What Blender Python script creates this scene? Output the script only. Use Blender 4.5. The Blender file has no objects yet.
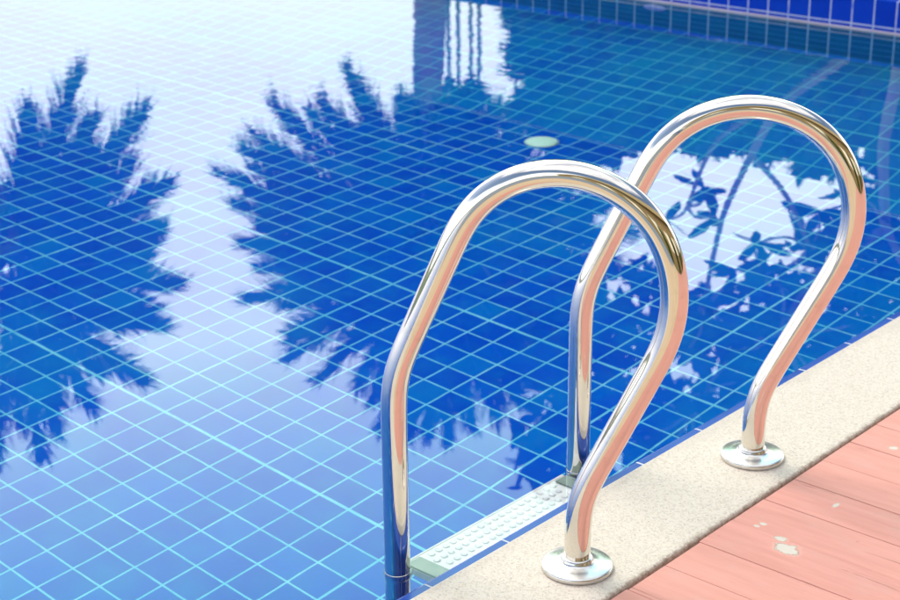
import bpy, bmesh, math, random
from mathutils import Vector, Matrix
random.seed(7)
S = bpy.context.scene
COL = S.collection
R = math.radians

# ------------------------------------------------------------ camera
EYE = Vector((-1.0887, -1.5262, 1.3578))
YAW, PITCH, ROLL = 0.73231, 0.35981, -0.0097
cam_d = bpy.data.cameras.new('camera'); cam = bpy.data.objects.new('camera', cam_d); COL.objects.link(cam)
cam_d.sensor_width = 36; cam_d.lens = 1638.06 / 900 * 36
cam_d.clip_start = 0.05; cam_d.clip_end = 3000
D = Vector((math.cos(YAW)*math.cos(PITCH), math.sin(YAW)*math.cos(PITCH), -math.sin(PITCH)))
RT = Vector((math.sin(YAW), -math.cos(YAW), 0)); UP = RT.cross(D)
r = RT*math.cos(ROLL) + UP*math.sin(ROLL); u = -RT*math.sin(ROLL) + UP*math.cos(ROLL)
cam.matrix_world = Matrix(((r.x, u.x, -D.x, EYE.x), (r.y, u.y, -D.y, EYE.y), (r.z, u.z, -D.z, EYE.z), (0, 0, 0, 1)))
cam_d.dof.use_dof = True; cam_d.dof.focus_distance = 2.55; cam_d.dof.aperture_fstop = 9
S.camera = cam

# ------------------------------------------------------------ sky, sun, exposure
SUN_AZ, SUN_EL = R(75), R(52)
W = bpy.data.worlds.new('World'); S.world = W; W.use_nodes = True
nt = W.node_tree; N = nt.nodes; L = nt.links
for n in list(N): N.remove(n)

def node(t, tree=None, **kw):
    n = (tree or nt).nodes.new(t)
    for k, v in kw.items(): setattr(n, k, v)
    return n
sky = node('ShaderNodeTexSky', sky_type='NISHITA', sun_disc=False, sun_elevation=SUN_EL, sun_rotation=math.pi/2 - SUN_AZ)
sc = node('ShaderNodeVectorMath', operation='SCALE'); sc.inputs['Scale'].default_value = 0.15
tc = node('ShaderNodeTexCoord'); sep = node('ShaderNodeSeparateXYZ')
L.new(tc.outputs['Generated'], sep.inputs[0]); L.new(sky.outputs[0], sc.inputs[0])
mp = node('ShaderNodeMapping'); mp.inputs['Scale'].default_value = (1, 1, 2.2)
cl = node('ShaderNodeTexNoise'); cl.inputs['Scale'].default_value = 2.3; cl.inputs['Detail'].default_value = 7; cl.inputs['Roughness'].default_value = .55
L.new(tc.outputs['Generated'], mp.inputs[0]); L.new(mp.outputs[0], cl.inputs['Vector'])
band = node('ShaderNodeMapRange', interpolation_type='SMOOTHSTEP')      # a cloud bank standing low over the horizon
band.inputs['From Min'].default_value = .22; band.inputs['From Max'].default_value = .50
band.inputs['To Min'].default_value = 0.65; band.inputs['To Max'].default_value = -.20
L.new(sep.outputs['Z'], band.inputs['Value'])
hi = node('ShaderNodeMapRange', interpolation_type='SMOOTHSTEP')        # and a thin veil overhead
hi.inputs['From Min'].default_value = .60; hi.inputs['From Max'].default_value = .80
hi.inputs['To Min'].default_value = 0; hi.inputs['To Max'].default_value = .45
L.new(sep.outputs['Z'], hi.inputs['Value'])
a1 = node('ShaderNodeMath', operation='ADD'); a2 = node('ShaderNodeMath', operation='ADD')
L.new(cl.outputs['Fac'], a1.inputs[0]); L.new(band.outputs[0], a1.inputs[1])
L.new(a1.outputs[0], a2.inputs[0]); L.new(hi.outputs[0], a2.inputs[1])
cm = node('ShaderNodeMapRange', interpolation_type='SMOOTHSTEP')
cm.inputs['From Min'].default_value = .45; cm.inputs['From Max'].default_value = .95
L.new(a2.outputs[0], cm.inputs['Value'])
mix = node('ShaderNodeMix', data_type='RGBA', clamp_result=False)        # blue sky behind a bright even veil
L.new(cm.outputs[0], mix.inputs['Factor']); L.new(sc.outputs[0], mix.inputs['A']); mix.inputs['B'].default_value = (1.52, 1.54, 1.6, 1)
# the part of the sky where the sun burns through the cloud
GAZ, GEL = R(43), R(27)
gv = (math.cos(GAZ)*math.cos(GEL), math.sin(GAZ)*math.cos(GEL), math.sin(GEL))
nrm_ = node('ShaderNodeVectorMath', operation='NORMALIZE'); L.new(tc.outputs['Generated'], nrm_.inputs[0])
dt = node('ShaderNodeVectorMath', operation='DOT_PRODUCT'); dt.inputs[1].default_value = gv; L.new(nrm_.outputs[0], dt.inputs[0])
gm = node('ShaderNodeMapRange', interpolation_type='SMOOTHERSTEP'); gm.inputs['From Min'].default_value = .74; gm.inputs['From Max'].default_value = .985
L.new(dt.outputs['Value'], gm.inputs['Value'])
ramp = node('ShaderNodeValToRGB'); L.new(sep.outputs['Z'], ramp.inputs[0])
e = ramp.color_ramp.elements
e[0].position = .10; e[0].color = (.40, .405, .40, 1); e[1].position = .22; e[1].color = (.56, .585, .545, 1)
for p_, c_ in ((.30, (.80, .84, .75)), (.37, (.95, 1.0, .84)), (.44, (.64, .89, .75)), (.54, (.36, .76, .62)), (.70, (.25, .42, .5))):
    q_ = e.new(p_); q_.color = (*c_, 1)
gs = node('ShaderNodeVectorMath', operation='SCALE'); gs.inputs['Scale'].default_value = 4.35; L.new(ramp.outputs[0], gs.inputs[0])
cn = node('ShaderNodeMapRange'); cn.inputs['From Min'].default_value = .3; cn.inputs['From Max'].default_value = .7; cn.inputs['To Min'].default_value = .88; cn.inputs['To Max'].default_value = 1.1
L.new(cl.outputs['Fac'], cn.inputs['Value'])
gs2 = node('ShaderNodeVectorMath', operation='SCALE'); L.new(gs.outputs[0], gs2.inputs[0]); L.new(cn.outputs[0], gs2.inputs['Scale'])
mix2 = node('ShaderNodeMix', data_type='RGBA', clamp_result=False)
L.new(gm.outputs[0], mix2.inputs['Factor']); L.new(mix.outputs['Result'], mix2.inputs['A']); L.new(gs2.outputs[0], mix2.inputs['B'])
mix = mix2
bg = node('ShaderNodeBackground'); bg.inputs['Strength'].default_value = 1
wo = node('ShaderNodeOutputWorld'); L.new(mix.outputs['Result'], bg.inputs[0]); L.new(bg.outputs[0], wo.inputs[0])

sd = bpy.data.lights.new('sun', 'SUN'); sd.energy = 2.2; sd.angle = R(28); sd.color = (1, .93, .82)
sun = bpy.data.objects.new('sun', sd); COL.objects.link(sun)
sv = Vector((math.cos(SUN_AZ)*math.cos(SUN_EL), math.sin(SUN_AZ)*math.cos(SUN_EL), math.sin(SUN_EL)))
sun.rotation_euler = (-sv).to_track_quat('-Z', 'Y').to_euler()
S.view_settings.view_transform = 'Standard'; S.view_settings.look = 'None'
S.view_settings.exposure = 0.22; S.view_settings.gamma = 1; S.view_settings.use_curve_mapping = False
S.render.engine = 'CYCLES'
S.cycles.use_denoising = True
S.cycles.max_bounces = 12; S.cycles.transmission_bounces = 12; S.cycles.glossy_bounces = 6
S.cycles.sample_clamp_indirect = 8; S.cycles.blur_glossy = 0.3

# ------------------------------------------------------------ helpers
def tag(o, label=None, cat=None, group=None, kind=None):
    if label: o['label'] = label
    if cat: o['category'] = cat
    if group: o['group'] = group
    if kind: o['kind'] = kind
    return o
def empty(name, loc=(0, 0, 0)):
    o = bpy.data.objects.new(name, None); o.location = loc; COL.objects.link(o); o.empty_display_size = .1
    return o
def mesh(name, V, F, mat, parent=None, smooth=False):
    """one mesh object; V in world space, shifted to the parent's location"""
    me = bpy.data.meshes.new(name)
    off = Vector(parent.location) if parent is not None and parent.type == 'EMPTY' else Vector((0, 0, 0))
    if parent is not None and parent.type != 'EMPTY' and parent.get('_off') is not None: off = Vector(parent['_off'])
    me.from_pydata([tuple(Vector(v) - off) for v in V], [], F)
    if smooth: me.polygons.foreach_set('use_smooth', [True]*len(me.polygons))
    me.materials.append(mat); me.update()
    o = bpy.data.objects.new(name, me); COL.objects.link(o)
    if parent is not None: o.parent = parent
    return o
def set_off(o, off): o['_off'] = tuple(off)

class Mat:
    def __init__(s, name):
        s.m = bpy.data.materials.new(name); s.m.use_nodes = True; s.t = s.m.node_tree
        s.b = s.t.nodes['Principled BSDF']; s.out = s.t.nodes['Material Output']
    def n(s, t, ins=None, **kw):
        x = s.t.nodes.new(t)
        for k, v in kw.items(): setattr(x, k, v)
        for k, v in (ins or {}).items(): s.put(x, k, v)
        return x
    def put(s, x, k, v):
        if isinstance(v, bpy.types.NodeSocket): s.t.links.new(v, x.inputs[k])
        elif isinstance(v, bpy.types.Node): s.t.links.new(v.outputs[0], x.inputs[k])
        else: x.inputs[k].default_value = v
    def math(s, op, a, b=None, c=None):
        x = s.n('ShaderNodeMath', operation=op); s.put(x, 0, a)
        if b is not None: s.put(x, 1, b)
        if c is not None: s.put(x, 2, c)
        return x.outputs[0]
    def mix(s, f, a, b, blend='MIX'):
        x = s.n('ShaderNodeMix', data_type='RGBA', blend_type=blend)
        s.put(x, 'Factor', f); s.put(x, 'A', a); s.put(x, 'B', b); return x.outputs['Result']
    def rng(s, v, a, b, c=0., d=1., smooth=True):
        x = s.n('ShaderNodeMapRange', interpolation_type='SMOOTHSTEP' if smooth else 'LINEAR')
        s.put(x, 'Value', v)
        for k, q in (('From Min', a), ('From Max', b), ('To Min', c), ('To Max', d)): s.put(x, k, q)
        return x.outputs[0]
    def pos(s):
        g = s.n('ShaderNodeNewGeometry'); q = s.n('ShaderNodeSeparateXYZ', {0: g.outputs['Position']})
        return g.outputs['Position'], q.outputs
    def noise(s, scale, detail=3, rough=.5, vec=None, stretch=None):
        v = vec if vec is not None else s.pos()[0]
        if stretch: v = s.n('ShaderNodeMapping', {0: v, 'Scale': stretch})
        return s.n('ShaderNodeTexNoise', {'Scale': scale, 'Detail': detail, 'Roughness': rough, 'Vector': v}).outputs[0]
    def bump(s, h, dist, strength=1.0):
        x = s.n('ShaderNodeBump', {'Height': h, 'Distance': dist, 'Strength': strength}); s.put(s.b, 'Normal', x)
    def set(s, **kw):
        for k, v in kw.items(): s.put(s.b, k.replace('_', ' '), v)
        return s.m
def c4(r_, g, b): return (r_, g, b, 1)

# ------------------------------------------------------------ materials
OX, OY, T = 0.90044, 1.65305, 0.1
def tile_mat(name, axes, ph, size, grout_w, tile_c, grout_c, bold=False, rough=.2, spec=.06):
    m = Mat(name); P, q = m.pos()
    e = []; ids = []
    for k, (ax, p, sz) in enumerate(zip(axes, ph, size)):
        t = m.math('DIVIDE', m.math('SUBTRACT', q[ax], p), sz)
        fl = m.math('FLOOR', m.math('ADD', t, .5)); ids.append(m.math('FLOOR', t))
        dist = m.math('MULTIPLY', m.math('ABSOLUTE', m.math('SUBTRACT', t, fl)), sz)
        w = grout_w/2
        if bold and k == 0:
            isb = m.math('LESS_THAN', m.math('ABSOLUTE', m.math('SUBTRACT', m.math('FLOORED_MODULO', fl, 10.), 5.)), .1)
            wn = m.math('MULTIPLY_ADD', isb, w*.75, w)
        elif bold and k == 1:
            isb = m.math('LESS_THAN', m.math('ABSOLUTE', m.math('SUBTRACT', m.math('FLOORED_MODULO', fl, 10.), 2.)), .1)
            wn = m.math('MULTIPLY_ADD', isb, w*.3, w)
        else: wn = w
        e.append(m.math('SUBTRACT', dist, wn))
    d = m.math('MINIMUM', e[0], e[1])
    jit = m.math('MULTIPLY', m.math('SUBTRACT', m.noise(55, 2), .5), .0016)
    g = m.rng(m.math('ADD', d, jit), -.0006, .0008, 1, 0)
    idv = m.n('ShaderNodeCombineXYZ', {0: ids[0], 1: ids[1]})
    wn = m.n('ShaderNodeTexWhiteNoise', {'Vector': idv}).outputs
    tc_ = m.mix(m.rng(wn[0], .1, 1, 0, 1), tile_c[0], tile_c[1])
    tc_ = m.mix(m.rng(m.noise(9, 5, .6), .35, .75, 0, .35), tc_, tile_c[2])
    tc_ = m.mix(m.rng(m.noise(1.1, 4, .55), .45, .72, 0, .6), tc_, tile_c[2])
    tc_ = m.mix(m.math('MULTIPLY', m.math('GREATER_THAN', wn[0], .93), .35), tc_, tile_c[2])
    gc = m.mix(m.rng(m.noise(5, 4), .3, .75), grout_c[0], grout_c[1])
    gc = m.mix(m.rng(m.noise(14, 6, .7), .50, .72, 0, .5), gc, tile_c[2])
    m.bump(m.math('SUBTRACT', 1., g), .001)
    return m.set(Base_Color=m.mix(g, tc_, gc), Roughness=m.rng(g, 0, 1, rough, .8), Specular_IOR_Level=spec)
BL = (c4(.0, .062, .50), c4(.0, .092, .56), c4(.0, .21, .53))
BT = (c4(.0, .13, .56), c4(.0, .18, .60), c4(.0, .31, .54))
M_floor = tile_mat('pool_floor_tiles', (0, 1), (OX, OY), (T, T), .0056, BL, (c4(.10, .52, .70), c4(.22, .66, .78)), True)
M_ramp = tile_mat('pool_ramp_tiles', (0, 1), (OX, OY), (T, T), .0062, BT, (c4(.05, .50, .66), c4(.10, .62, .74)), True)
M_side = tile_mat('pool_side_tiles_across', (1, 2), (OY, .023), (T, .2), .006, (c4(.001, .035, .44), c4(.003, .05, .52), c4(.003, .07, .5)), (c4(.50, .58, .78), c4(.60, .62, .74)))
M_sidex = tile_mat('pool_side_tiles_along', (0, 2), (OX, .012), (T, .2), .006, (c4(.001, .035, .44), c4(.003, .05, .52), c4(.003, .07, .5)), (c4(.50, .58, .78), c4(.60, .62, .74)))
M_under = tile_mat('underwater_wall_tiles', (1, 2), (OY, -.02), (T, T), .006, (c4(.006, .28, .22), c4(.01, .34, .24), c4(.015, .18, .10)), (c4(.06, .66, .66), c4(.10, .74, .72)))  # green tile tone stands in for foliage mirrored along the far wall
M_trim = tile_mat('waterline_trim', (1, 0), (OY, 0.), (.2, 50.), .004, (c4(.62, .54, .58), c4(.70, .62, .66), c4(.5, .42, .44)), (c4(.45, .42, .5), c4(.5, .45, .5)))
M_strip = tile_mat('waterline_tiles', (0, 1), (.776, .5), (.1925, 1.), .004, (c4(.01, .05, .30), c4(.015, .07, .36), c4(.03, .10, .40)), (c4(.45, .5, .6), c4(.6, .6, .6)), spec=.3)

def water_mat():
    m = Mat('water'); m.t.nodes.remove(m.b); P, q = m.pos()
    far = m.rng(m.math('ADD', m.math('MULTIPLY', q[0], .74), m.math('MULTIPLY', q[1], .67)), 2.0, 5.2, 0, 1)
    n1 = m.noise(5.5, 2, .45); n2 = m.noise(16, 2, .5, stretch=(1, .6, 1)); n3 = m.noise(1.7, 1, .4)
    h = m.math('ADD', m.math('MULTIPLY', n1, .55), m.math('MULTIPLY', n3, .9))
    h = m.math('ADD', h, m.math('MULTIPLY', n2, m.rng(far, 0, 1, .08, .42)))
    h = m.math('MULTIPLY', h, m.rng(far, 0, 1, .38, .85))
    b = m.n('ShaderNodeBump', {'Height': h, 'Distance': .0009, 'Strength': 1.})
    g = m.n('ShaderNodeBsdfGlass', {'IOR': 1.333, 'Roughness': 0., 'Color': c4(.98, 1, 1), 'Normal': b})
    m.put(m.out, 'Surface', g); return m.m
M_water = water_mat()

CW_ = .2296
def granite():
    m = Mat('terrazzo'); P, q = m.pos()
    v = m.n('ShaderNodeTexVoronoi', {'Scale': 330., 'Vector': P}); w = m.n('ShaderNodeTexVoronoi', {'Scale': 170., 'Vector': P})
    hue = m.n('ShaderNodeSeparateColor', {0: v.outputs['Color']}).outputs
    hue2 = m.n('ShaderNodeSeparateColor', {0: w.outputs['Color']}).outputs
    base = m.mix(m.noise(3, 3), c4(.585, .505, .435), c4(.635, .555, .48))
    c = m.mix(m.rng(hue[0], .0, 1, 0, .5), base, c4(.62, .57, .48))
    c = m.mix(m.rng(hue[1], .72, .74, 0, .34), c, c4(.40, .30, .24))
    c = m.mix(m.rng(hue[2], .90, .91, 0, .30), c, c4(.22, .19, .19))
    c = m.mix(m.math('MULTIPLY', m.math('MULTIPLY', m.rng(hue2[0], .93, .94), m.rng(w.outputs['Distance'], .25, .32, 1, 0)), .6), c, c4(.26, .21, .18))
    c = m.mix(m.math('MULTIPLY', m.rng(hue2[1], .93, .94), m.rng(w.outputs['Distance'], .25, .32, .6, 0)), c, c4(.50, .36, .20))
    st = m.math('MULTIPLY', m.rng(m.noise(6, 5, .65), .55, .8), .35)
    c = m.mix(st, c, c4(.42, .35, .25))
    edge = m.math('MULTIPLY', m.rng(q[1], -CW_+.002, -CW_+.016, 1, 0), m.rng(m.noise(70, 5, .7), .45, .6))
    c = m.mix(m.math('MULTIPLY', edge, .55), c, c4(.26, .18, .12))
    damp = m.math('MULTIPLY', m.rng(m.math('ADD', q[1], m.math('MULTIPLY', m.math('SUBTRACT', m.noise(9, 4, .6), .5), .10)), -.035, -.012, 0, 1), .22)
    c = m.mix(damp, c, c4(.36, .31, .27))
    m.bump(m.math('ADD', m.noise(240, 2), v.outputs['Distance']), .0007)
    return m.set(Base_Color=c, Roughness=.75)
M_cope = granite()

def deck_mat():
    m = Mat('coral_boards'); P, q = m.pos()
    bid = m.math('FLOOR', m.math('DIVIDE', m.math('SUBTRACT', q[0], .755), .1003))
    wn = m.n('ShaderNodeTexWhiteNoise', {'Vector': m.n('ShaderNodeCombineXYZ', {0: bid})}).outputs[0]
    gr = m.noise(3, 6, .6, stretch=(14, 1.6, 1))
    c = m.mix(m.rng(gr, .3, .7), c4(.57, .255, .21), c4(.64, .30, .25))
    c = m.mix(m.math('MULTIPLY', wn, .35), c, c4(.64, .32, .255))
    c = m.mix(m.rng(m.noise(7, 6, .7, stretch=(2, 1, 1)), .5, .72, 0, .55), c, c4(.56, .32, .27))
    crack = m.math('MULTIPLY', m.rng(m.noise(2.3, 7, .75, stretch=(30, 1.2, 1)), .62, .68), .5)
    c = m.mix(m.rng(m.noise(2.6, 7, .72, stretch=(22, 2.2, 1)), .52, .74, 0, .26), c, c4(.42, .18, .14))
    c = m.mix(crack, c, c4(.26, .11, .07))
    dots = m.rng(m.noise(48, 4, .7), .70, .74, 0, .55)
    c = m.mix(dots, c, c4(.30, .13, .09))
    # flaked paint: a few real chips
    off = m.math('MULTIPLY', m.math('SUBTRACT', m.noise(70, 6, .8), .5), 4.2)
    chips = None; halo = None
    for x, y, rx, ry in CHIPS:
        dx = m.math('DIVIDE', m.math('SUBTRACT', q[0], x), rx); dy = m.math('DIVIDE', m.math('SUBTRACT', q[1], y), ry)
        dd = m.math('ADD', m.math('MULTIPLY', dx, dx), m.math('MULTIPLY', dy, dy))
        k = m.rng(m.math('ADD', dd, off), .9, 1.1, 1, 0)
        chips = k if chips is None else m.math('MAXIMUM', chips, k)
        h_ = m.rng(m.math('ADD', dd, off), 1.1, 2.3, 1, 0); halo = h_ if halo is None else m.math('MAXIMUM', halo, h_)
    c = m.mix(m.math('MULTIPLY', halo, .5), c, c4(.66, .40, .33))
    rnd = m.math('MULTIPLY', m.rng(m.noise(13, 6, .7), .70, .72), .8)
    c = m.mix(m.math('MAXIMUM', chips, rnd), c, c4(.58, .52, .45))
    m.bump(m.math('ADD', gr, m.math('MULTIPLY', m.math('MAXIMUM', chips, crack), -.6)), .0012)
    return m.set(Base_Color=c, Roughness=.7, Specular_IOR_Level=.2)
CHIPS = [(1.028, -.357, .016, .021), (1.052, -.332, .008, .011), (1.065, -.277, .004, .005), (1.078, -.281, .005, .006), (1.217, -.340, .009, .004), (1.485, -.308, .008, .007)]
M_deck = deck_mat()

def simple(name, col, rough=.5, metal=0., var=None, scale=8, bump=0., bscale=60, **kw):
    m = Mat(name); c = c4(*col)
    if var: c = m.mix(m.rng(m.noise(scale, 5, .6), .3, .7), c, c4(*var))
    if bump: m.bump(m.noise(bscale, 3), bump)
    return m.set(Base_Color=c, Roughness=rough, Metallic=metal, **kw)
def steel():
    m = Mat('polished_steel')
    sm = m.noise(14, 5, .6); fine = m.noise(2600, 2, .5)
    rough = m.math('ADD', m.rng(sm, .35, .75, .035, .085), m.math('MULTIPLY', fine, .015))
    rough = m.math('ADD', rough, m.rng(m.noise(210, 3, .6), .66, .70, 0, .10))
    c = m.mix(m.rng(m.noise(30, 4, .7), .5, .8), c4(.81, .765, .69), c4(.72, .67, .59))
    m.bump(m.noise(18, 2), .00012)
    return m.set(Base_Color=c, Roughness=rough, Metallic=1.)
M_steel = steel()
M_brushed = simple('brushed_steel', (.74, .73, .70), .24, 1., (.66, .64, .6), 40, .0001, 300)
M_plastic = simple('white_plastic', (.90, .87, .84), .35, 0, (.80, .78, .74), 20)
M_bracket = simple('grey_green_plastic', (.30, .36, .30), .4, 0, (.22, .28, .24), 30)
M_drain = simple('drain_plastic', (.62, .95, .76), .4)
M_fitting = simple('white_fitting', (.85, .84, .78), .3)
M_joint = simple('dark_joint_dirt', (.12, .075, .05), .95, 0, (.30, .21, .14), 25)
M_grass = simple('grass_ground', (.05, .09, .025), .9, 0, (.08, .12, .04), .8)
M_conc = simple('concrete', (.34, .32, .29), .85, 0, (.28, .26, .23), 2)
def leaf(name, a, b):
    m = Mat(name)
    c = m.mix(m.rng(m.noise(2.2, 3), .3, .7), c4(*a), c4(*b))
    return m.set(Base_Color=c, Roughness=.7, Specular_IOR_Level=.12)
M_palm = leaf('palm_leaf', (.030, .065, .014), (.055, .105, .022))
M_areca = leaf('areca_leaf', (.04, .085, .016), (.07, .13, .025))
M_tree = leaf('tree_leaf', (.035, .10, .03), (.07, .17, .05))
M_frang = leaf('frangipani_leaf', (.035, .075, .018), (.06, .115, .03))
M_hedge = leaf('hedge_leaf', (.04, .08, .015), (.09, .14, .03))
M_ptrunk = simple('palm_trunk_bark', (.52, .22, .27), .9, 0, (.36, .15, .18), 6, .01, 8)
M_strunk = simple('slender_stem', (.10, .12, .05), .7, 0, (.15, .14, .08), 9)
M_ftrunk = simple('frangipani_bark', (.62, .50, .46), .85, 0, (.45, .35, .31), 9, .004, 30)
M_bark = simple('bark', (.11, .08, .055), .95, 0, (.07, .05, .04), 9, .01, 20)
M_lamp = simple('painted_post', (.80, .72, .58), .5)
M_wallb = simple('brown_render', (.30, .20, .09), .9, 0, (.20, .135, .06), 3)
M_roof = simple('roof_thatch', (.36, .26, .12), .95, 0, (.22, .16, .08), 12, .02, 30)
M_pane = simple('window_glass', (.03, .04, .045), .05)

# ------------------------------------------------------------ the setting
X0, X1, Y1, DEP = -14.0, 5.0696, 11.0, 1.1397      # pool inside; the near edge is y = 0
CH, CW = 0.035, 0.2296                              # coping height over the water, coping width
def sheet(name, x0, x1, y0, y1, z, mat, kind='structure'):
    return tag(mesh(name, [(x0, y0, z), (x1, y0, z), (x1, y1, z), (x0, y1, z)], [(0, 1, 2, 3)], mat), kind=kind)
def boxvf(x0, x1, y0, y1, z0, z1, V, F):
    b = len(V)
    V += [(x0, y0, z0), (x1, y0, z0), (x1, y1, z0), (x0, y1, z0), (x0, y0, z1), (x1, y0, z1), (x1, y1, z1), (x0, y1, z1)]
    F += [(b, b+3, b+2, b+1), (b+4, b+5, b+6, b+7), (b, b+1, b+5, b+4), (b+1, b+2, b+6, b+5), (b+2, b+3, b+7, b+6), (b+3, b, b+4, b+7)]
def bevel(o, w, seg=2):
    md = o.modifiers.new('bevel', 'BEVEL'); md.width = w; md.segments = seg; md.limit_method = 'ANGLE'
    return o
sheet('pool_floor', X0, X1-1.15, 0, Y1, -DEP, M_floor)
sheet('water', X0, X1, .0425, Y1, 0, M_water)
# near wall with its waterline strip of blue tile
V, F = [], []; boxvf(X0, X1, -.06, .042, -DEP-.1, .012, V, F)
tag(bevel(mesh('pool_wall', V, F, M_strip), .006, 3), kind='structure')
V, F = [], []; boxvf(X1, X1+.22, -.06, Y1+.22, -.003, .135, V, F)
tag(bevel(mesh('pool_wall', V, F, M_side), .006, 2), kind='structure')
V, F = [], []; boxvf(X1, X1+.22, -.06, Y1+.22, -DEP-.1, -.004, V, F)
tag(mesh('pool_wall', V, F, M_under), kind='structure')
V, F = [], []; boxvf(X1-.006, X1+.02, 0, Y1, -.004, .0085, V, F)
tag(mesh('pool_wall_trim', V, F, M_trim), kind='structure')
V, F = [], []; boxvf(X0, X1-.002, Y1, Y1+.22, -DEP-.1, .04, V, F)
tag(bevel(mesh('pool_wall', V, F, M_sidex), .006, 2), kind='structure')
V, F = [], []; boxvf(X0-.22, X0-.002, -.06, Y1+.22, -DEP-.1, .04, V, F)
tag(mesh('pool_wall', V, F, M_side), kind='structure')
# the floor climbs towards the far wall
xr = X1-1.15
tag(mesh('pool_floor', [(xr, 0, -DEP+.0005), (X1, 0, -.53), (X1, Y1, -.53), (xr, Y1, -DEP+.0005)], [(0, 1, 2, 3)], M_ramp), kind='structure')
# coping slab, rounded
V, F = [], []
prof = []
yi, yo, zt, zb, rr = 0.0, -CW, CH, .0135, .006
for k in range(5):
    a = math.pi/2*k/4; prof.append((yi-rr+rr*math.sin(a), zt-rr+rr*math.cos(a)))
prof.append((yi, zb)); prof.append((yo, zb))
for k in range(5):
    a = math.pi/2*k/4; prof.append((yo+rr-rr*math.cos(a), zt-rr+rr*math.sin(a)))
xs = [X0 + (X1+.2-X0)*k/60 for k in range(61)]
n = len(prof)
for x in xs: V += [(x, y, z) for y, z in prof]
for k in range(60):
    for j in range(n): a = k*n+j; b = k*n+(j+1) % n; F.append((a, b, b+n, a+n))
o = tag(mesh('pool_coping', V, F, M_cope, smooth=False), kind='structure')
# dirt-filled joint between coping and boards, then the boards
sheet('joint', X0, X1+.2, -CW-.012, -CW+.002, .021, M_joint)
V, F = [], []
x = .755 - .1003*90; i = 0
while x < 7.0:
    if x < .25: x += .1003; continue
    g = .0004 + random.random()**2*.0009; z = .0312 + random.uniform(-.0005, .0005); ye = -CW-.0035 - random.random()*.0035
    boxvf(x+g, x+.1003-g*.6, -4.6, ye, -.01, z, V, F); x += .1003
deck = tag(bevel(mesh('deck', V, F, M_deck), .0011, 2), kind='structure')
sheet('deck_base', X0, 7.0, -4.6, -CW-.012, .012, M_joint)
M_sand = simple('sandstone', (.60, .44, .29), .8, 0, (.50, .36, .24), 4)
M_rail_grey = simple('rail_reflection_grey', (.16, .19, .24), .7, 0, (.22, .25, .30), 3)
V, F = [], []; boxvf(-.9, .252, -4.6, -CW-.005, -.01, .0255, V, F)  # unseen slab, toned for the peach stripe the rails mirror
tag(bevel(mesh('unseen_paving', V, F, M_sand), .003, 2), kind='structure')
V, F = [], []; boxvf(X0, -.906, -4.6, -CW-.005, -.01, .025, V, F)  # unseen slab, added for the grey-blue the rails mirror
tag(bevel(mesh('unseen_paving', V, F, M_rail_grey), .003, 2), kind='structure')
# ground: four sheets round the pool
sheet('ground', -900, X0-.22, -900, 900, -.02, M_grass)
sheet('ground', X1+.22, 900, -.06, 900, -.02, M_grass)
sheet('ground', X0-.22, X1+.22, Y1+.22, 900, -.02, M_grass)
sheet('ground', X0-.22, 900, -900, -4.6, -.02, M_grass)
sheet('ground', X1+.2201, 900, -4.6, -.06, -.024, M_grass)
sheet('path', X0, X1+.2, Y1+.225, Y1+1.6, -.012, M_conc)

# ------------------------------------------------------------ ladder
def fillet(pts, rad, seg=14):
    """polyline with rounded corners, in the rail's own plane (s, z)"""
    out = [Vector(pts[0])]
    for i in range(1, len(pts)-1):
        p, a, b = Vector(pts[i]), Vector(pts[i-1]), Vector(pts[i+1])
        u_, v_ = (a-p).normalized(), (b-p).normalized(); ang = u_.angle(v_); t = rad[i]/math.tan(ang/2)
        c = p + (u_+v_).normalized()*(rad[i]/math.sin(ang/2))
        s, e = p+u_*t - c, p+v_*t - c
        tot = s.angle_signed(e)
        for k in range(seg+1):
            q = s.copy(); q.rotate(Matrix.Rotation(-tot*k/seg, 2)); out.append(c+q)
    out.append(Vector(pts[-1])); return out
def rail_profile():
    pts = []
    leg = fillet([(0, -.62), (0, .340), (.107, .587)], [0, .20, 0], 16)[:-1]
    pts += leg
    cx, cz, r1, r2 = .262, .518, .170, .222
    for k in range(0, 41):
        a = R(156 - (156-20)*k/40); pts.append(Vector((cx+r1*math.cos(a), cz+r1*math.sin(a))))
    c2 = Vector((cx-(r2-r1)*math.cos(R(20)), cz-(r2-r1)*math.sin(R(20))))
    for k in range(1, 17):
        a = R(20 - (20+25)*k/16); pts.append(c2+Vector((r2*math.cos(a), r2*math.sin(a))))
    e = pts[-1]; d = Vector((-math.sin(R(25)), -math.cos(R(25))))
    t = (e.x-.297)/-d.x; corner = e+d*t
    pts += fillet([e, corner, (.297, .030)], [0, .17, 0], 14)[1:]
    res = [pts[0]]
    for p in pts[1:]:
        if (p-res[-1]).length > .002: res.append(p)
    # even resampling, then light smoothing so that reflections run clean
    ds = [0]
    for a, b in zip(res, res[1:]): ds.append(ds[-1]+(b-a).length)
    n = 260; out = []; j = 0
    for k in range(n+1):
        t = ds[-1]*k/n
        while j < len(ds)-2 and ds[j+1] < t: j += 1
        f = (t-ds[j])/(ds[j+1]-ds[j]); out.append(res[j].lerp(res[j+1], f))
    for _ in range(18):
        out = [out[0]] + [(out[i-1]+out[i]*2+out[i+1])/4 for i in range(1, n)] + [out[-1]]
    return out
PROF = rail_profile()
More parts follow.
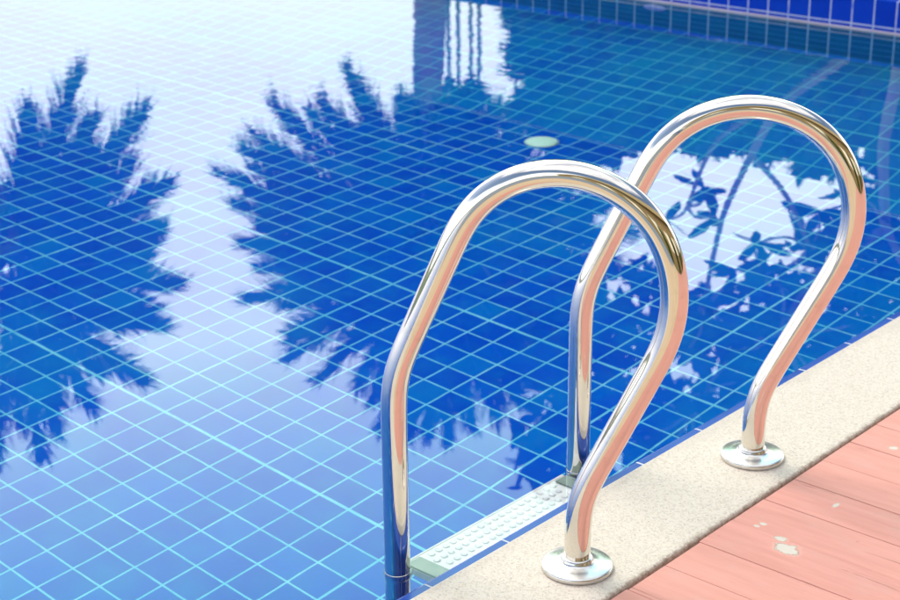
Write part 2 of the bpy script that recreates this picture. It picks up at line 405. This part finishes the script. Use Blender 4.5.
def tube(path, rad, nrm, seg=40, cap=True):
    """tube along a planar path; nrm is the plane's normal; rad a number or a list"""
    V, F = [], []; n = len(path)
    for i, p in enumerate(path):
        t = (path[min(i+1, n-1)] - path[max(i-1, 0)]).normalized(); b = t.cross(nrm).normalized()
        q = rad[i] if isinstance(rad, list) else rad
        for k in range(seg):
            a = 2*math.pi*k/seg; V.append(p + (b*math.cos(a)+nrm*math.sin(a))*q)
    for i in range(n-1):
        for k in range(seg): a = i*seg+k; b = i*seg+(k+1) % seg; F.append((a, b, b+seg, a+seg))
    if cap: F.append(tuple(range(seg-1, -1, -1))); F.append(tuple((n-1)*seg+k for k in range(seg)))
    return V, F
def lathe(c, prof, seg=64, axis=None):
    V, F = [], []; n = len(prof)
    ax = (axis or Vector((0, 0, 1))).normalized(); q = ax.to_track_quat('Z', 'Y')
    for k in range(seg):
        a = 2*math.pi*k/seg
        for r_, z in prof: V.append(Vector(c) + q @ Vector((r_*math.cos(a), r_*math.sin(a), z)))
    for k in range(seg):
        for j in range(n-1): a = k*n+j; b = ((k+1) % seg)*n+j; F.append((a, b, b+1, a+1))
    return V, F
TR = .0212
ladder = tag(empty('pool_ladder', (.93, 0, 0)), 'polished steel pool ladder with two curved handrails on the coping', 'pool ladder')
RAILS = [(Vector((.609, .122, 0)), Vector((.7525, -.138, 0))), (Vector((1.098, .125, 0)), Vector((1.277, -.135, 0)))]
for idx, (a, b) in enumerate(RAILS):
    e = (b-a).normalized(); k = (b-a).length/.297; nrm = Vector((-e.y, e.x, 0))
    path = [a + e*(p.x*k) + Vector((0, 0, p.y)) for p in PROF]
    V, F = tube(path, TR, nrm); rail = mesh('handrail', V, F, M_steel, ladder, True)
    set_off(rail, ladder.location)
    rail['label'] = 'nearer curved handrail' if idx == 0 else 'farther curved handrail'
    fl = [(TR-.002, .0), (.0568, .0), (.0575, .0012), (.0575, .0062), (.0566, .0082), (.054, .0095), (.040, .0112), (.029, .0128), (.0262, .0145), (.0250, .0175), (.0240, .0205), (.0225, .0215), (TR-.002, .0215)]
    V, F = lathe(b + Vector((0, 0, CH+.0004)), fl); mesh('flange', V, F, M_brushed, rail, True)
    cl_ = [(TR-.002, -.034), (.0226, -.034), (.0240, -.031), (.0240, -.014), (.0226, -.011), (TR-.002, -.011)]
    V, F = lathe(a + Vector((0, 0, .0)), cl_, 48); mesh('collar', V, F, M_brushed, rail, True)
# treads: the top one shows just under the water
def tread(z, y0=.050, y1=.142):
    V, F = [], []; x0, x1 = .640, 1.072
    # body with rolled rim and moulded oval studs
    boxvf(x0, x1, y0, y1, z-.022, z, V, F)
    for s_ in (y0+.002, y1-.002): boxvf(x0+.001, x1-.001, s_-.002, s_+.002, z+.0004, z+.0026, V, F)
    o = mesh('tread', V, F, M_plastic, ladder); bevel(o, .0018, 2); set_off(o, ladder.location)
    V, F = [], []
    for ry in range(4):
        for k in range(19):
            cx, cy = x0+.047+k*.0182+(ry % 2)*.0091, y0+.014+ry*.0205; b0 = len(V); m_ = 14
            for (q, zz) in ((1, .0004), (.9, .0022), (.6, .0034)):
                for j in range(m_):
                    an = 2*math.pi*j/m_; V.append((cx+.0066*q*math.cos(an), cy+.0068*q*math.sin(an), z+zz))
            for l in range(2):
                for j in range(m_): A = b0+l*m_+j; B = b0+l*m_+(j+1) % m_; F.append((A, B, B+m_, A+m_))
            F.append(tuple(b0+2*m_+j for j in range(m_)))
    mesh('stud', V, F, M_plastic, o, True).name = 'stud_pattern'
    for xa, xb in ((x0+.0, x0+.034), (x1-.034, x1)):
        V, F = [], []; boxvf(xa, xb, y0+.010, y1-.010, z+.0006, z+.0085, V, F)
        bevel(mesh('end_bracket', V, F, M_bracket, o), .003, 3)
for z in (-.030, -.28, -.53): tread(z)

# ------------------------------------------------------------ fittings in the pool
V, F = lathe((3.776, 2.357, -DEP+.001), [(0, .012), (.045, .012), (.058, .009), (.068, .003), (.068, 0)], 40)
tag(mesh('floor_drain', V, F, M_drain, None, True), 'small round pale drain cover on the blue tiled pool floor', 'drain cover')
inlet = tag(empty('wall_inlet', (X1-.001, 2.74, -.135)), 'white round fitting just under the waterline of the far pool wall', 'pool fitting')
V, F = lathe((X1-.001, 2.74, -.135), [(.024, .012), (.050, .010), (.060, .006), (.062, 0)], 36, Vector((-1, 0, 0))); mesh('ring', V, F, M_fitting, inlet, True)
V, F = lathe((X1-.001, 2.74, -.135), [(0, .016), (.014, .014), (.0235, .004)], 30, Vector((-1, 0, 0))); mesh('nozzle', V, F, M_fitting, inlet, True)

# ------------------------------------------------------------ plants
def limb(pts, r0, r1, V, F, seg=8):
    """tapered smooth limb through pts"""
    P = []
    for i in range(len(pts)-1):
        p0 = pts[max(i-1, 0)]; p1 = pts[i]; p2 = pts[i+1]; p3 = pts[min(i+2, len(pts)-1)]
        for k in range(5):
            t = k/5; P.append(.5*((2*p1)+(p2-p0)*t+(2*p0-5*p1+4*p2-p3)*t*t+(3*p1-p0-3*p2+p3)*t**3))
    P.append(pts[-1]); n = len(P); b0 = len(V)
    up = Vector((.31, .2, .93))
    for i, p in enumerate(P):
        t = (P[min(i+1, n-1)]-P[max(i-1, 0)]).normalized(); b = t.cross(up)
        if b.length < .05: b = t.cross(Vector((1, 0, 0)))
        b.normalize(); c = t.cross(b); q = r0+(r1-r0)*i/(n-1)
        for k in range(seg): a = 2*math.pi*k/seg; V.append(p+(b*math.cos(a)+c*math.sin(a))*q)
    for i in range(n-1):
        for k in range(seg): a = b0+i*seg+k; b = b0+i*seg+(k+1) % seg; F.append((a, b, b+seg, a+seg))
    F.append(tuple(b0+(n-1)*seg+k for k in range(seg)))
    return P
def blade(p, d, side, ln, w, V, F, droop=.15):
    """one pointed leaf: a strip of two quads with a tip"""
    b = len(V); m = p+d*ln*.45; tip = p+d*ln+Vector((0, 0, -droop*ln))
    V += [p-side*w*.3, p+side*w*.3, m+side*w, m-side*w, tip]
    F += [(b, b+1, b+2, b+3), (b+3, b+2, b+4)]
def rvec():
    while True:
        v = Vector((random.uniform(-1, 1), random.uniform(-1, 1), random.uniform(-1, 1)))
        if .1 < v.length < 1: return v.normalized()
def frond(c, tip, V, F, V2, F2, ll=.42, lw=.015, nl=80, arch=.25, plume=.65):
    d = tip-c; ln = d.length
    mid = c+d*.5+Vector((0, 0, arch*ln*.5))
    pts = []
    for k in range(13):
        t = k/12; pts.append(c*(1-t)**2+mid*2*t*(1-t)+tip*t*t)
    limb(pts[::3], .022, .006, V2, F2, 5)
    for k in range(nl*2):
        t = .10+.90*(k+random.random())/(nl*2); s = t*12; i = min(int(s), 11); p = pts[i].lerp(pts[i+1], s-i)
        tg = (pts[i+1]-pts[i]).normalized()
        sd = tg.cross(Vector((0, 0, 1))); sd = sd.normalized() if sd.length > .05 else Vector((1, 0, 0))
        upv = sd.cross(tg)
        a = (0 if k % 2 else math.pi)+random.gauss(0, .75*plume)
        out = sd*math.cos(a)+upv*math.sin(a)
        f = math.sin(math.pi*min(1, .18+.82*t)**.9)**.6 if t < .97 else .3
        dd = (tg*(.55+.5*t)+out*(1.0-.35*t)+rvec()*.12).normalized()
        blade(p, dd, tg.cross(dd).normalized().lerp(tg, .3).normalized(), ll*(.35+.65*f)*random.uniform(.75, 1.1), lw, V, F, .18)
def palm(name, label, base, crown, tips, trunk_r, group, extra=14, ll=.62, reach=2.4, leafmat=None, trunkmat=None, nl=150, fill=.80):
    root = tag(empty(name, base), label, 'palm tree', group)
    base, crown = Vector(base), Vector(crown)
    V, F = [], []; m1 = base.lerp(crown, .35)+Vector((.05, -.04, 0)); m2 = base.lerp(crown, .7)+Vector((.03, .03, 0))
    P = limb([base, m1, m2, crown], trunk_r*1.15, trunk_r*.85, V, F, 14)
    mesh('trunk', V, F, trunkmat or M_ptrunk, root, True)
    V, F, V2, F2 = [], [], [], []
    tips = [crown+(Vector(t)-crown)*.92 for t in tips]
    tips += [crown+(tips[i_].lerp(tips[i_+1], f_)-crown).normalized()*((tips[i_]-crown).length*(1-f_)+(tips[i_+1]-crown).length*f_)*fill for i_ in range(len(tips)-1) for f_ in (.5,) if (tips[i_]-tips[i_+1]).length < 1.6]
    for t in tips: frond(crown+rvec()*.08, Vector(t), V, F, V2, F2, ll, nl=nl, arch=random.uniform(.1, .3))
    for k in range(extra):
        a = 2*math.pi*k/extra+random.random()*.4; el = random.uniform(-.35, 1.1)
        q = crown+Vector((math.cos(a)*math.cos(el), math.sin(a)*math.cos(el), math.sin(el)))*reach*random.uniform(.5, .72)
        frond(crown+rvec()*.08, q, V, F, V2, F2, ll, nl=nl, arch=random.uniform(.1, .35))
    mesh('crown', V, F, leafmat or M_palm, root)
    mesh('frond_stem', V2, F2, M_strunk, root, True).name = 'frond_stems'
    return root
palm('palm_tree', 'shorter feathery palm left of the pool corner, mirrored at the left of the water', (7.0, 13.5, -.02), (8.0, 12.84, 4.2),
     [(8.71, 12.36, 2.28), (9.26, 11.96, 2.75), (9.40, 11.85, 3.6), (9.44, 11.82, 4.75), (9.1, 12.1, 5.95), (8.6, 12.45, 6.25), (8.1, 12.8, 6.8), (7.6, 13.05, 6.8), (7.4, 13.2, 2.5), (7.0, 13.6, 3.4), (6.6, 13.8, 4.8), (7.0, 13.6, 6.1), (8.93, 12.21, 4.06), (9.31, 11.92, 4.1), (9.29, 11.94, 5.25), (8.86, 12.26, 5.2), (8.28, 12.66, 2.7), (8.77, 12.32, 3.28), (8.24, 12.69, 6.44)],
     .17, 'feathery palms beyond the pool')
palm('palm_tree', 'taller full-crowned palm with ringed reddish trunk, mirrored at the middle of the water', (12.13, 10.69, -.02), (12.14, 10.68, 4.6),
     [(10.85, 11.95, 2.95), (11.5, 11.35, 2.6), (10.66, 12.1, 3.3), (10.55, 12.2, 3.45), (10.32, 12.4, 3.75), (10.45, 12.28, 4.15), (10.5, 12.25, 4.65), (10.5, 12.25, 5.35), (11.12, 11.7, 6.5), (11.7, 11.14, 7.2), (12.12, 10.7, 7.35), (12.7, 10.05, 7.1), (13.4, 9.2, 6.1), (13.7, 8.9, 5.1), (13.3, 9.3, 3.6), (12.7, 10.1, 3.1), (11.95, 10.85, 3.0), (13.6, 9.1, 4.3), (12.82, 9.9, 3.25), (13.11, 9.54, 3.71), (13.46, 9.08, 4.18), (13.53, 8.97, 4.9), (13.41, 9.15, 5.4), (13.21, 9.41, 6.6), (11.32, 11.52, 5.38), (11.1, 11.72, 4.15), (10.65, 12.12, 4.72), (11.93, 10.9, 3.01), (12.53, 10.24, 2.9), (11.62, 11.22, 2.88), (11.5, 11.3, 3.4), (10.9, 11.9, 5.9), (12.9, 9.8, 6.9), (12.4, 10.4, 6.6), (12.0, 10.8, 6.7), (12.3, 10.5, 7.4), (12.5, 10.3, 7.2), (11.9, 10.9, 7.35), (12.15, 10.65, 7.0), (12.75, 10.0, 6.9), (12.95, 9.75, 6.4), (11.6, 11.2, 6.8), (13.5, 9.1, 3.7), (13.75, 8.8, 4.6), (13.3, 9.3, 6.2)],
     .175, 'feathery palms beyond the pool', extra=44, reach=2.95, fill=.88)
# clump of slim stems beside the tall palm
def clump(base, n, top, label):
    root = tag(empty('areca_palm', base), label, 'areca palm'); base = Vector(base)
    side = Vector((.68, -.73, 0))
    V, F, V2, F2, VT, FT = [], [], [], [], [], []
    for o_ in (-.19, -.062, .070, .190):
        b = base+side*o_+Vector((.67, .74, 0))*random.uniform(-.15, .15)
        t = b+Vector((0, 0, top*random.uniform(.97, 1.05)))+side*random.uniform(-.015, .015)
        limb([b, b.lerp(t, .5), t], .027, .022, VT, FT, 8)
        for j in range(8):
            a = random.random()*6.28; q = t+Vector((math.cos(a)*.75, math.sin(a)*.75, random.uniform(.75, 1.3)))*random.uniform(.7, 1.0)
            frond(t, q, V, F, V2, F2, .26, .012, 34, .3, .5)
    mesh('stem', VT, FT, M_strunk, root, True).name = 'stems'
    mesh('crown', V, F, M_areca, root); mesh('frond_stems', V2, F2, M_strunk, root, True)
clump((13.17, 11.04, -.02), 4, 3.05, 'clump of slim stemmed areca palm beside the taller palm')
def tree(name, base, h, w, label, cat, group, mat, leaves=9000, size=.16, trunk=.14, squash=.8, low=.0):
    root = tag(empty(name, base), label, cat, group); base = Vector(base)
    V, F = [], []; ends = []
    top = base+Vector((random.uniform(-.2, .2), random.uniform(-.2, .2), h*.45))
    limb([base, base.lerp(top, .5)+Vector((.06, .03, 0)), top], trunk, trunk*.7, V, F, 9)
    for k in range(9):
        a = 2*math.pi*k/9+random.random()*.5; el = random.uniform(.15, 1.3)
        e = top+Vector((math.cos(a)*math.cos(el)*w*.45, math.sin(a)*math.cos(el)*w*.45, math.sin(el)*h*.42))
        st = base.lerp(top, random.uniform(.6, 1)); limb([st, st.lerp(e, .5)+Vector((0, 0, .15)), e], trunk*.42, .02, V, F, 6); ends.append(e)
    mesh('trunk', V, F, M_bark, root, True)
    V, F = [], []
    cen = []
    for e in ends:
        for j in range(7): cen.append((e+rvec()*random.uniform(.1, .55)*w*.42, random.uniform(.14, .30)*w*.55))
    for j in range(14):
        v = rvec(); v.z = abs(v.z)*1.0-.25; cen.append((base+Vector((0, 0, h*(.52+low)))+Vector((v.x*w*.42, v.y*w*.42, v.z*h*.42)), random.uniform(.2, .36)*w*.45))
    for k in range(leaves):
        c_, q = random.choice(cen); v = rvec()*q*random.random()**.4; p = c_+Vector((v.x, v.y, v.z*squash))
        if p.z < base.z+.1: continue
        d = (rvec()+Vector((0, 0, .2))).normalized(); sd = d.cross(rvec()).normalized()
        blade(p, d, sd, size*random.uniform(.6, 1.3), size*.28, V, F)
    mesh('crown', V, F, mat, root); return root
rows = [((15.38, 10.70, -.02), 4.5, 2.4), ((16.37, 10.9, -.02), 4.5, 2.8), ((17.35, 10.15, -.02), 4.6, 3.4), ((18.0, 9.2, -.02), 4.6, 3.6), ((18.6, 8.2, -.02), 4.7, 3.8), ((19.2, 7.0, -.02), 4.7, 3.8)]
LB = ['low dense green tree behind the areca clump', 'dense green tree second from the palms in the far row', 'broad dark tree in the middle of the far row',
      'dark rounded tree fourth in the far row', 'tall dark tree fifth in the far row', 'last dark tree of the far row at the right']
for (b, h, w), l in zip(rows, LB):
    tree('leafy_tree', b, h, w, l, 'tree', 'row of dense trees beyond the pool', M_tree, 12000, .30, low=-.12)

# frangipani just behind the far wall: forking pale limbs, rosettes of long leaves
def frangipani():
    base = (6.55, 2.25, -.02)
    root = tag(empty('frangipani_tree', base), 'frangipani with forking pale limbs behind the far pool wall', 'frangipani tree')
    B = Vector(base); V, F = [], []; ends = []
    side = Vector((.74, -.67, 0))*-1     # towards the picture's left
    def P(s, z, d=0.): return B+side*s+Vector((.67, .74, 0))*d+Vector((0, 0, z+.02))
    main = [
        ([P(.0, 0), P(.0, .45), P(.05, .9), P(.0, 1.35)], .055, .040),
        ([P(.12, .0), P(.22, .35), P(.60, .66), P(.72, .95, .1)], .050, .030),
        ([P(.72, .95, .1), P(.86, 1.3, .1), P(.92, 1.8, .15)], .028, .017),
        ([P(.72, .95, .1), P(.55, 1.15), P(.40, 1.45)], .024, .016),
        ([P(.60, .66), P(.95, .80, -.1), P(1.10, 1.15, -.1)], .024, .014),
        ([P(.0, 1.35), P(.28, 1.65, .2), P(.50, 1.95, .1)], .034, .02),
        ([P(.0, 1.35), P(-.2, 1.75, -.2), P(-.5, 2.1)], .034, .02),
        ([P(-.18, .0), P(-.15, .7, .2), P(-.30, 1.2, .3), P(-.28, 1.9, .3)], .05, .026),
        ([P(.50, 1.95, .1), P(.75, 2.15, .2), P(.95, 2.45, .2)], .02, .013),
        ([P(.50, 1.95, .1), P(.40, 2.3, -.2), P(.5, 2.6, -.3)], .02, .013),
    ]
    for pts, a, b in main: limb(pts, a*.68, b*.68, V, F, 9)
    def twig(p, q):
        limb([p, p.lerp(q, .5)+rvec()*.05, q], .010, .007, V, F, 6); ends.append(q)
    src = [P(.92, 1.8, .15), P(.40, 1.45), P(1.10, 1.15, -.1), P(.5, 1.95, .1), P(-.5, 2.1), P(-.28, 1.9, .3), P(.95, 2.45, .2), P(.5, 2.6, -.3), P(.0, 1.35)]
    # where the leaf rosettes sit: (to the left, height, depth)
    ros = [(.42, 1.42, 0), (.60, 1.62, .1), (.28, 1.58, .1), (.12, 1.45, 0), (-.05, 1.30, .1), (.86, 1.86, .1), (1.05, 1.72, .1), (1.20, 1.95, 0), (.98, 2.06, .2), (.70, 2.0, 0), (.50, 1.86, .1), (.30, 1.95, .2), (.1, 1.8, -.1),
           (1.1, 2.28, .1), (1.30, 2.45, 0), (.9, 2.35, .2), (.7, 2.28, .2), (.5, 2.25, 0), (.25, 2.25, .1), (.0, 2.1, 0), (-.2, 1.7, 0), (-.2, 2.0, 0), (-.4, 2.3, .1), (.0, 2.5, .2), (.3, 2.65, 0), (.6, 2.62, .2), (.85, 2.7, 0), (1.12, 2.75, .1), (-.25, 2.75, 0), (.45, 2.95, .1),
           (1.02, 1.05, -.1), (1.18, 1.25, 0), (.36, 1.24, 0), (.20, 1.18, .1), (.66, 1.42, .1), (.80, 1.55, 0), (.90, 1.28, .1), (.48, 1.72, .2), (-.45, 1.45, 0), (1.5, 2.6, .1), (1.35, 2.2, .1), (.05, 2.85, 0), (-.5, 2.7, 0), (.75, 2.95, 0), (-.6, 1.9, .2)]
    for s, z, d in ros:
        q = P(s, z, d); p = min(src, key=lambda v: (v-q).length)
        if (p-q).length > .03: twig(p, q)
        else: ends.append(q)
    mesh('trunk', V, F, M_ftrunk, root, True)
    V, F = [], []
    for q in ends:
        for k in range(random.randint(8, 13)):
            a = random.random()*6.28; el = random.uniform(-.5, 1.0)
            d = Vector((math.cos(a)*math.cos(el), math.sin(a)*math.cos(el), math.sin(el)))
            sd = d.cross(Vector((0, 0, 1))+rvec()*.5).normalized()
            ln = random.uniform(.13, .22); w = ln*.16; b = len(V)
            for t, ww in ((0, .25), (.3, .8), (.6, 1.05), (.85, .7)):
                c = q+d*ln*t+Vector((0, 0, -.15*ln*t*t)); V.append(c-sd*w*ww); V.append(c+sd*w*ww)
            V.append(q+d*ln+Vector((0, 0, -.15*ln)))
            for j in range(3): F.append((b+2*j, b+2*j+1, b+2*j+3, b+2*j+2))
            F.append((b+6, b+7, b+8))
    mesh('crown', V, F, M_frang, root)
frangipani()
# big broad-leaved tree at the right: long limbs reach over the pool's far corner
def broad_tree():
    base = (10.0, 3.15, -.02)
    root = tag(empty('broad_leaved_tree', base), 'large tree with long limbs and oval leaves right of the frangipani', 'tree')
    CL = [(8.3, 5.95, 4.5, 0.22), (8.52, 5.66, 4.35, 0.26), (8.78, 5.31, 4.34, 0.26), (8.99, 4.98, 4.23, 0.29), (9.2, 4.65, 4.11, 0.29), (8.68, 5.45, 3.95, 0.26), (8.44, 5.77, 3.92, 0.26), (8.39, 5.83, 3.49, 0.26), (8.62, 5.52, 3.31, 0.22), (8.97, 5.01, 3.37, 0.21), (9.18, 4.68, 3.47, 0.22), (9.38, 4.34, 3.74, 0.33), (9.52, 4.09, 3.42, 0.29), (9.64, 3.85, 3.03, 0.33), (9.69, 3.76, 2.54, 0.29), (9.72, 3.7, 2.07, 0.29), (9.69, 3.76, 1.7, 0.26), (9.86, 3.4, 2.98, 0.44), (9.85, 3.4, 2.2, 0.44), (9.6, 3.92, 3.95, 0.33), (9.76, 3.61, 3.66, 0.37), (9.29, 4.5, 3.09, 0.16), (9.49, 4.13, 2.73, 0.16), (8.8, 5.28, 3.05, 0.13), (8.24, 6.02, 3.16, 0.26), (8.19, 6.08, 2.74, 0.26)]
    V, F = [], []; B = Vector(base)
    limb([B, B+Vector((.05, .0, 1.2)), B+Vector((-.05, .1, 2.4)), B+Vector((-.2, .4, 3.4))], .17, .09, V, F, 12)
    hub = [B+Vector((0, .05, 1.6)), B+Vector((-.05, .1, 2.4)), B+Vector((-.2, .4, 3.4))]
    limb([hub[2], Vector((9.3, 4.5, 4.0)), Vector((8.7, 5.4, 4.2)), Vector((8.2, 6.1, 4.4))], .08, .02, V, F, 8)
    limb([hub[1], Vector((9.3, 4.55, 3.3)), Vector((8.8, 5.3, 3.45)), Vector((8.3, 6.0, 3.2))], .06, .015, V, F, 8)
    for c in CL[::2]:
        c = Vector(c[:3]); p = min(V, key=lambda v: (Vector(v)-c).length); limb([Vector(p), Vector(p).lerp(c, .5)+rvec()*.05, c], .02, .008, V, F, 5)
    mesh('trunk', V, F, M_bark, root, True)
    V, F = [], []
    for cx, cy, cz, q in CL:
        for d_ in (0, .5, -.4):
            cc = Vector((cx, cy, cz))+Vector((.72, .69, .14))*d_
            for k in range(int(150*q)):
                p = cc+rvec()*q*1.25*random.random()**.5; d = rvec(); d.z -= .25; d.normalize(); sd = d.cross(rvec()).normalized(); ln = random.uniform(.15, .27); w = ln*.24; b = len(V)
                V += [p-sd*w*.3, p+sd*w*.3, p+d*ln*.4+sd*w, p+d*ln*.4-sd*w, p+d*ln*.8+sd*w*.6, p+d*ln*.8-sd*w*.6, p+d*ln]
                F += [(b, b+1, b+2, b+3), (b+3, b+2, b+4, b+5), (b+5, b+4, b+6)]
    mesh('crown', V, F, M_frang, root)
broad_tree()

# behind the camera: what the steel mirrors
house = tag(empty('pool_house', (1.5, -7.2, -.02)), 'long low brown pool house behind the deck', 'building')
V, F = [], []; boxvf(-15, 11, -8.6, -5.8, -.02, 3.9, V, F); mesh('wall', V, F, M_wallb, house)
V, F = [], []
V = [(-15.4, -5.2, 3.7), (11.4, -5.2, 3.7), (11.4, -7.2, 6.6), (-15.4, -7.2, 6.6), (11.4, -9.1, 3.7), (-15.4, -9.1, 3.7)]
F = [(0, 1, 2, 3), (3, 2, 4, 5), (0, 5, 4, 1), (0, 3, 5), (1, 4, 2)]
mesh('roof', V, F, M_roof, house)
for hx in (-12.6, -9.3, -6.0, -2.8, 0.4, 3.6, 6.8):
    V, F = [], []; boxvf(hx, hx+1.5, -5.815, -5.77, .9, 2.1, V, F); w_ = mesh('window', V, F, M_lamp, house); 
    V, F = [], []; boxvf(hx+.08, hx+1.42, -5.768, -5.764, .98, 2.02, V, F); mesh('pane', V, F, M_pane, w_)
    w_['label'] = 'cream framed window'
def shrub(x, y, h, label):
    root = tag(empty('shrub', (x, y, -.02)), label, 'shrub', 'shrubs along the pool house')
    V, F = [], []
    for k in range(2200):
        v = rvec()*random.random()**.35; p = Vector((x+v.x*.55, y+v.y*.5, h*.5+v.z*h*.5)); d = rvec(); blade(p, d, d.cross(rvec()).normalized(), .17, .035, V, F)
    mesh('foliage', V, F, M_hedge, root)
    V, F = [], []; limb([Vector((x, y, -.02)), Vector((x+.05, y, h*.3)), Vector((x, y+.04, h*.6))], .03, .015, V, F, 6); mesh('stem', V, F, M_bark, root, True)
for (x_, h_), l_ in zip(((-1.2, 1.7), (2.4, 2.0), (5.9, 1.6), (9.2, 2.1)), ('rounded shrub at the left end of the pool house', 'tall shrub between the first and second window', 'low shrub between the second and third window', 'tallest shrub at the right end of the pool house')):
    shrub(x_, -5.2, h_, l_)
for o in bpy.data.objects:
    if '_off' in o: del o['_off']
